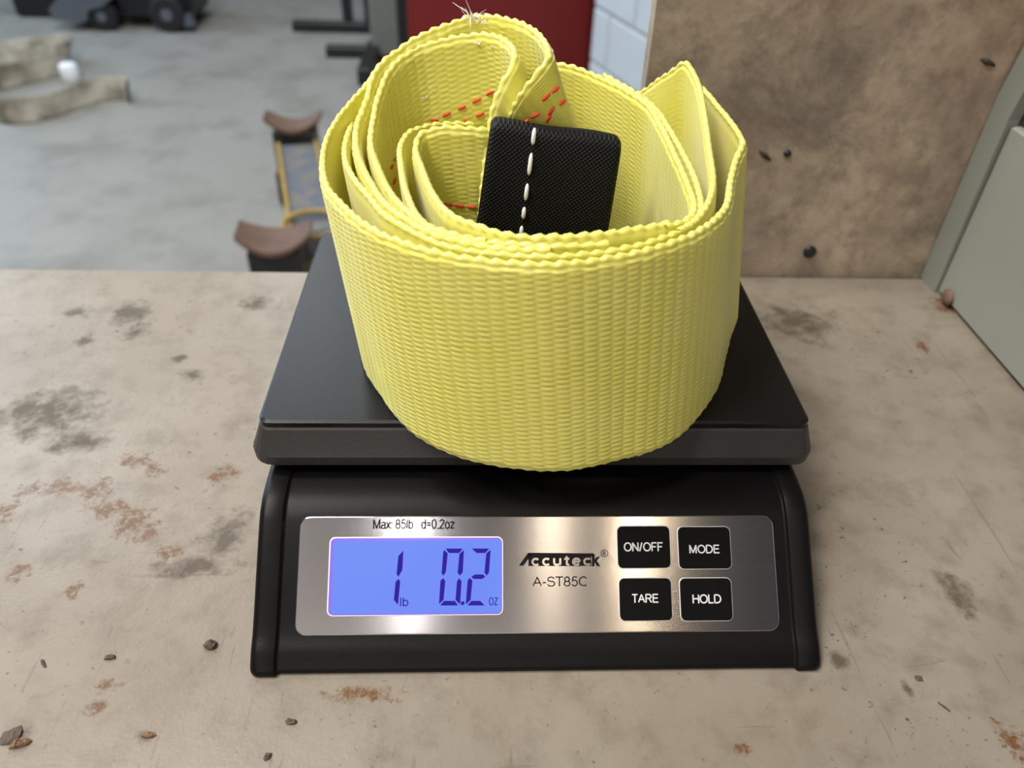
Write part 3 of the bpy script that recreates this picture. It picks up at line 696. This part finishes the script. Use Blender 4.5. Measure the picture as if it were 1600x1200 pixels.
# outermost turn, its face toward the viewer
b1 = bottoms(R['R1'])
ribbon('webbing_outer_turn', mm(R['R1']), mm(b1), M['web'], strap, 1, 5, bulge=0.0)
b2 = bottoms(R['R2'])
ribbon('webbing_second_turn', mm(R['R2']), mm(b2), M['web'], strap, 3, 1, step=0.0009, amp=0.00016)
b3 = lerp_pts(R['R3'], bottoms(R['R3']), {15: (8, 2, -76), 16: (9, 5, -68), 17: (14, 12, -55), 18: (18, 16, -44), 19: (25, 11, -36), 20: (28, 9, -32), 21: (28, 8, -27), 22: (27, 8, -24), 23: (26, 8, -22)})
eye = ribbon('webbing_eye_outer', mm(R['R3']), mm(b3), M['web'], strap, 3, 3, step=0.0008)
b4 = lerp_pts(R['R4'], bottoms(R['R4']), {11: (8, 0, -72), 12: (10, -1, -62), 13: (20, 3, -46), 14: (26, 6, -36), 15: (27, 8, -31), 16: (26, 9, -29), 17: (26, 12, -28), 18: (26, 14, -27), 19: (26, 14, -26)})
eye2 = ribbon('webbing_eye_inner', mm(R['R4']), mm(b4), M['web'], strap, 2, 4, step=0.0008)
b5 = bottoms(R['R5']); ribbon('webbing_third_turn', mm(R['R5']), mm(b5), M['web'], strap, 1, 1, step=0.0009)
b6 = bottoms(R['R6'], lean=2.0); inn = ribbon('webbing_inner_turn', mm(R['R6']), mm(b6), M['web'], strap, 2, 4, step=0.0008)
b7 = bottoms(R['R7'], lean=2.0); ribbon('webbing_back_turn', mm(R['R7']), mm(b7), M['web'], strap, 4, 1, step=0.0008, amp=0.00032)
b8 = bottoms(R['R8'], lean=3.0); ribbon('webbing_back_layer', mm(R['R8']), mm(b8), M['web'], strap, 1, 1, step=0.0009)

# black sleeve on the eye: a flattened padded tube
def sleeve():
    A = [np.array(p) for p in ((-0.0185, 0.0590, 0.1570), (0.0300, 0.0575, 0.1515), (0.0272, 0.0540, 0.1030), (-0.0250, 0.0560, 0.1080))]   # TL TR BR BL of the front
    nx, rings = 40, []
    nrm = np.cross(A[1] - A[0], A[3] - A[0]); nrm /= np.linalg.norm(nrm)
    if nrm[1] > 0: nrm = -nrm
    th = 0.0125
    for i in range(nx + 1):
        s = i / nx; edge = min(s, 1 - s)
        k = 1.0 if edge > 0.06 else 0.72 + 0.28 * math.sqrt(max(0, 1 - ((0.06 - edge) / 0.06) ** 2))
        top = A[0] * (1 - s) + A[1] * s; bot = A[3] * (1 - s) + A[2] * s; up = (top - bot); h = np.linalg.norm(up); up /= h
        wob = 0.0004 * math.sin(9 * s + 1)
        top = top + up * (wob - (1 - k) * 0.006)
        r = []
        prof_ = []
        for a in np.linspace(0, math.pi, 13): prof_.append((-math.cos(a), math.sin(a)))     # front -> over the top -> back
        for d_, e_ in prof_: r.append(top - nrm * th / 2 * 1.0 + nrm * (-d_) * th / 2 * k + up * (e_ * 0.55 - 0.55) * th / 2)
        for q_ in (0.25, 0.5, 0.75, 1.0): r.append(top * (1 - q_) + bot * q_ - nrm * (th / 2 + th / 2 * k))
        for q_ in (1.0, 0.8, 0.6, 0.4, 0.2): r.append(top * (1 - q_) + bot * q_ - nrm * (th / 2 - th / 2 * k) + nrm * 0.0010 * math.sin(math.pi * q_))
        rings.append([tuple(p) for p in r])
    o = MB().loft(rings).build('sleeve', M['sleeve'], strap); shade_auto(o, 60); o['label'] = 'black woven nylon sleeve around the eye'
    return o, A, nrm
slv, SA, sn = sleeve()
def capsule(name, a, b_, r, mat, parent, nrm=None, lift=0.0):
    a, b_ = np.array(a), np.array(b_); d = b_ - a
    p = [a + d * q for q in (0, .08, .25, .5, .75, .92, 1)]
    if nrm is not None: p = [x + np.array(nrm) * lift * math.sin(math.pi * q) for x, q in zip(p, (0, .08, .25, .5, .75, .92, 1))]
    return MB().tube([tuple(x) for x in p], [r * .25, r * .7, r, r, r, r * .7, r * .25], 8).build(name, mat, parent, True)
def on_sleeve(s, q): 
    top = SA[0] * (1 - s) + SA[1] * s; bot = SA[3] * (1 - s) + SA[2] * s
    return top * (1 - q) + bot * q + sn * (0.0004 + 0.0010 * math.sin(math.pi * q))
for q0, q1 in ((-0.01, 0.115), (0.175, 0.345), (0.41, 0.545), (0.60, 0.70), (0.76, 0.86)):
    s0, s1 = 0.322 + 0.02 * q0, 0.322 + 0.02 * q1
    capsule('white_stitch', on_sleeve(s0, q0), on_sleeve(s1, q1), 0.0008, M['white_thread'], slv, sn, 0.0004)
for (p, d, n_) in STITCH:
    p, d, n_ = np.array(p) / 1000, np.array(d), np.array(n_)
    capsule('red_stitch', p - d * 0.0021, p + d * 0.0021, 0.00062, M['red_thread'], strap, n_, 0.0003)
for (p, r, k_) in FRAY:
    b = MB(); p = np.array(p) / 1000
    for i in range(k_):
        d = rng.normal(size=3); d[2] = abs(d[2]) * 0.8 + 0.3; d /= np.linalg.norm(d); d2 = d + rng.normal(size=3) * 0.6
        L_ = r / 1000 * (0.5 + 0.6 * rng.random())
        b.tube([tuple(p), tuple(p + d * L_ * 0.5), tuple(p + d * L_ * 0.5 + d2 * L_ * 0.5)], [0.00022, 0.00016, 0.00005], 5)
    b.build('frayed_fibres', M['white_thread'], strap, True)

# ------------------------------------------------------------------ crumbs of dirt on the bench
labels = ['dark dirt crumb nearest the left foot of the scale', 'small flat dark crumb left of the largest crumb', 'thin dark sliver of dirt at the far left of the bench',
          'dark crumb just below the front of the scale', 'grey flake of dirt in the near left corner of the bench', 'brown wood chip lying beside the grey flake', 'small brown crumb near the bottom left',
          'tiny dark crumb at the bottom edge below the scale', 'dark crumb right of the scale front', 'thin dark splinter lying right of the scale']
dims = [(5, 4, 2.6), (4.5, 2.4, 1.2), (5, 1.2, .8), (5, 2.4, 1.2), (7.5, 6, 1.2), (6.5, 3.5, 2), (5, 2.6, 1.4), (3, 2.4, 1.2), (2.6, 3.4, 1), (5.5, 0.9, .7)]
rots = [20, 10, -50, -8, 35, 18, 0, 40, 70, -50]
for (x, y, z), lb, dm, ro in zip(CRUMB, labels, dims, rots):
    vs = []; fs = []
    nseg = 9; rings = []
    for lv, (sc, hz) in enumerate(((0.85, 0.0), (1.0, 0.35), (0.75, 0.8), (0.3, 1.0))):
        rg = []
        for j in range(nseg):
            a = 2 * math.pi * j / nseg; rad = sc * (0.7 + 0.5 * rng.random())
            px_, py_ = rad * math.cos(a) * dm[0] / 2, rad * math.sin(a) * dm[1] / 2
            c_, s_ = math.cos(math.radians(ro)), math.sin(math.radians(ro))
            rg.append(((x + px_ * c_ - py_ * s_) / 1000, (y + px_ * s_ + py_ * c_) / 1000, max(0, hz * dm[2] * (0.7 + 0.5 * rng.random())) / 1000 if lv else 0.0))
        rings.append(rg)
    o = MB().loft(rings).build('dirt_crumb', M['crumb2' if 'brown' in lb else 'crumb'])
    tag(o, lb, 'crumb', 'crumbs of dirt on the bench')

# ------------------------------------------------------------------ background: things on the workshop floor
# red cabinet
rc = thing('tool_cabinet', (0.07, 3.62, FZ), 'dark red metal tool cabinet standing behind the strap', 'cabinet')
MB().box((-0.335, 3.32, FZ + 0.05), (0.48, 3.92, FZ + 1.45), 0.01).build('body', M['red_paint'], rc)
for z0, z1 in ((0.07, 0.50), (0.51, 0.94), (0.95, 1.41)):
    d_ = MB().box((-0.300, 3.300, FZ + z0), (0.445, 3.3198, FZ + z1), 0.006).build('drawer', M['red_paint'], rc)
    MB().tube([(-0.1, 3.30, FZ + z1 - 0.06), (-0.1, 3.27, FZ + z1 - 0.06), (0.24, 3.27, FZ + z1 - 0.06), (0.24, 3.30, FZ + z1 - 0.06)], 0.008, 8).build('handle', M['black_steel'], d_)
for x in (-0.29, 0.40):
    for y in (3.38, 3.82):
        MB().cyl((x, y, FZ), (x, y, FZ + 0.052), 0.03).build('foot', M['rubber'], rc)
# grey column with black feet
gc = thing('machine_column', (-0.47, 3.66, FZ), 'grey steel machine column with long black feet beside the red cabinet', 'machine')
MB().box((-0.535, 3.60, FZ + 0.02), (-0.405, 3.76, FZ + 1.5), 0.008).build('column', M['column_grey'], gc)
MB().box((-0.402, 3.56, FZ), (-0.352, 3.80, FZ + 1.5), 0.004).build('back_plate', M['black_steel'], gc)
MB().box((-0.56, 3.24, FZ), (-0.50, 3.70, FZ + 0.07), 0.004).build('foot', M['black_steel'], gc)
MB().box((-0.76, 3.63, FZ), (-0.54, 3.69, FZ + 0.05), 0.004).build('foot', M['black_steel'], gc)
st = thing('tee_stand', (-0.80, 4.1, FZ), 'black steel tee stand on the floor behind the grey column', 'stand')
MB().box((-1.0, 4.06, FZ), (-0.58, 4.12, FZ + 0.05), 0.004).build('foot', M['black_steel'], st)
MB().box((-0.735, 4.065, FZ + 0.05), (-0.685, 4.115, FZ + 1.1), 0.004).build('upright', M['black_steel'], st)
MB().cyl((-0.61, 4.05, FZ + 0.22), (-0.61, 4.10, FZ + 0.22), 0.03).build('knob', M['lamp_red'], st)
MB().box((-0.62, 4.06, FZ + 0.05), (-0.60, 4.10, FZ + 0.21)).build('knob_arm', M['black_steel'], st)
# jack beam with two rusty saddles
jb = thing('jack_beam', (-0.56, 1.95, FZ), 'worn blue and yellow jack beam with two rusty curved saddles', 'jack')
ja, jb2 = Vector((-0.606, 2.18, 0)), Vector((-0.455, 1.60, 0)); jd = (jb2 - ja).normalized(); jn = Vector((-jd.y, jd.x, 0))
def jp(s, d, z): p = ja + jd * s + jn * d; return (p.x, p.y, FZ + z)
Lj = (jb2 - ja).length
def jbox(s0, s1, d0, d1, z0, z1):
    return MB().add([jp(s, d, z) for z in (z0, z1) for d in (d0, d1) for s in (s0, s1)], [(0, 2, 3, 1), (4, 5, 7, 6), (0, 1, 5, 4), (2, 6, 7, 3), (0, 4, 6, 2), (1, 3, 7, 5)])
jbox(0, Lj, -0.052, 0.052, 0.06, 0.155).build('beam', M['blue'], jb)
for d0 in (-0.064, 0.0525): jbox(0, Lj + 0.02, d0, d0 + 0.0115, 0.05, 0.166).build('side_rail', M['yellow_paint'], jb)
MB().tube([jp(Lj - 0.01 + 0.075 * math.cos(a), 0.075 * math.sin(a), 0.172) for a in np.linspace(0, 2 * math.pi, 28, endpoint=False)], 0.008, 8, True).build('handle_ring', M['yellow_paint'], jb, True)
for s in (0.08, Lj - 0.06):
    for d in (-0.08, 0.068): MB().cyl(jp(s, d, 0.04), jp(s, d + 0.014, 0.04), 0.04).build('wheel', M['rubber'], jb)
    jbox(s - 0.012, s + 0.012, -0.066, 0.066, 0.03, 0.06).build('axle', M['black_steel'], jb)
def saddle(cx, cy, z, wdt, dep, ang, base_h, parent):
    c_, s_ = math.cos(ang), math.sin(ang)
    rings = []
    for i in range(15):
        q = -1 + 2 * i / 14; xx = q * wdt / 2; zz = 0.035 * q * q; dd = dep / 2 * (1 - 0.35 * q * q)
        rings.append([(cx + xx * c_ - yy * s_, cy + xx * s_ + yy * c_, z + zz + t_) for yy, t_ in ((-dd, 0), (dd, 0), (dd, 0.012), (-dd, 0.012))])
    sd = MB().loft(rings).build('saddle', M['rust'], parent); shade_auto(sd, 40)
    MB().box((cx - 0.065, cy - 0.045, FZ + base_h), (cx + 0.065, cy + 0.045, z + 0.002), 0.004).build('saddle_post', M['black_steel'], parent)
    return sd
saddle(-0.620, 2.24, FZ + 0.185, 0.175, 0.11, 0.05, 0.06, jb)
saddle(-0.520, 1.475, FZ + 0.185, 0.175, 0.13, 0.08, 0.06, jb)
MB().box((-0.60, 1.40, FZ), (-0.44, 1.55, FZ + 0.062), 0.004).build('base_plate', M['rust'], jb)
MB().box((-0.69, 2.17, FZ), (-0.55, 2.31, FZ + 0.062), 0.004).build('base_plate', M['rust'], jb)
jbox(Lj, Lj + 0.10, -0.02, 0.02, 0.05, 0.08).build('link', M['yellow_paint'], jb)
# old tan straps on the floor
def floor_ribbon(name, pts, h, parent, lean=0.0, th=0.01):
    top = [(x, y, FZ + h + z) for x, y, z in pts]; bot = [(x, y - lean, FZ + 0.004 + z) for x, y, z in pts]
    return ribbon(name, top, bot, M['oldweb'], parent, 1, 1, 0.02, th, 0, 0.0)
os_ = thing('old_strap', (-1.75, 2.95, FZ), 'dirty tan webbing strap lying in loops on the concrete floor', 'strap')
floor_ribbon('webbing', [(-2.05, 3.05, 0), (-1.93, 2.83, 0), (-1.80, 2.74, 0), (-1.68, 2.80, 0), (-1.60, 2.95, 0), (-1.54, 3.02, 0), (-1.46, 3.02, 0), (-1.44, 2.98, 0)], 0.085, os_, 0.03)
floor_ribbon('webbing', [(-2.5, 2.95, 0), (-2.2, 3.0, 0), (-2.0, 3.12, 0), (-1.86, 3.30, 0), (-1.83, 3.36, 0)], 0.09, os_, 0.02)
floor_ribbon('webbing', [(-2.6, 3.20, 0.0), (-2.25, 3.35, 0.0), (-2.0, 3.50, 0.0), (-1.90, 3.55, 0), (-1.86, 3.45, 0), (-1.88, 3.38, 0)], 0.10, os_, 0.10)
floor_ribbon('webbing', [(-2.6, 3.10, 0.0), (-2.25, 3.2, 0.0), (-2.02, 3.32, 0.0), (-1.95, 3.42, 0)], 0.09, os_, 0.12)
wc = MB().loft([[(-1.785 + r_ * math.cos(a), 3.235 + r_ * math.sin(a), FZ + z_) for a in np.linspace(0, 2 * math.pi, 18, endpoint=False)] for r_, z_ in ((0.034, 0), (0.038, 0.006), (0.036, 0.06), (0.030, 0.068), (0.016, 0.07))]).build('plastic_cap', M['white_plastic'], None, True)
tag(wc, 'small white plastic cap standing beside the old tan strap', 'cap')
# black crate and black wheeled machine at the far left
cr = thing('storage_crate', (-2.3, 4.4, FZ), 'plain black storage crate at the top left of the floor', 'crate')
MB().box((-2.47, 4.22, FZ), (-2.21, 4.6, FZ + 0.34), 0.012).build('body', M['black_steel'], cr)
MB().box((-2.48, 4.21, FZ + 0.341), (-2.20, 4.61, FZ + 0.37), 0.008).build('lid', M['black_steel'], cr)
rd = thing('red_case', (-2.07, 4.5, FZ), 'dark red case partly hidden behind the black wheeled machine', 'case')
MB().box((-2.19, 4.42, FZ), (-1.90, 4.66, FZ + 0.30), 0.01).build('body', M['red_paint'], rd)
MB().tube([(-2.1, 4.54, FZ + 0.30), (-2.1, 4.54, FZ + 0.34), (-1.99, 4.54, FZ + 0.34), (-1.99, 4.54, FZ + 0.30)], 0.008, 8).build('handle', M['black_steel'], rd)
bmach = thing('wheeled_machine', (-1.85, 4.1, FZ), 'low black wheeled machine with slate hood and red lamps at the far left', 'machine')
def xz_prism(poly, y0, y1): return MB().loft([[(x, y0, FZ + z) for x, z in poly], [(x, y1, FZ + z) for x, z in poly]])
xz_prism([(-2.16, 0.05), (-2.17, 0.10), (-2.12, 0.145), (-2.04, 0.185), (-1.90, 0.195), (-1.86, 0.15), (-1.90, 0.12), (-1.98, 0.10), (-2.0, 0.05)], 3.98, 4.30).build('hood', M['hood'], bmach)
xz_prism([(-1.845, 0.06), (-1.86, 0.15), (-1.80, 0.24), (-1.64, 0.30), (-1.50, 0.28), (-1.47, 0.16), (-1.50, 0.06)], 4.06, 4.36).build('body', M['black_steel'], bmach)
xz_prism([(-1.98, 0.19), (-1.95, 0.25), (-1.83, 0.27), (-1.80, 0.2)], 4.20, 4.36).build('cover', M['hood'], bmach)
xz_prism([(-1.66, 0.03), (-1.66, 0.07), (-1.50, 0.085), (-1.48, 0.03)], 4.00, 4.058).build('bumper', M['hood'], bmach)
for x, y, r_ in ((-1.925, 4.02, 0.07), (-1.60, 4.02, 0.085), (-1.925, 4.34, 0.07), (-1.60, 4.38, 0.085)):
    wh = MB().tube([(x, y - 0.03, FZ + r_), (x, y - 0.024, FZ + r_), (x, y + 0.024, FZ + r_), (x, y + 0.03, FZ + r_)], [r_ * .9, r_, r_, r_ * .9], 22).build('wheel', M['rubber'], bmach)
    MB().cyl((x, y - 0.034, FZ + r_), (x, y - 0.029, FZ + r_), r_ * 0.35, 14).build('hub', M['hood'], wh)
for x, y, z_ in ((-2.09, 4.05, 0.115), (-1.80, 4.05, 0.215)):
    MB().box((x - 0.018, y, FZ + z_), (x + 0.018, y + 0.012, FZ + z_ + 0.025), 0.003).build('lamp', M['lamp_red'], bmach)
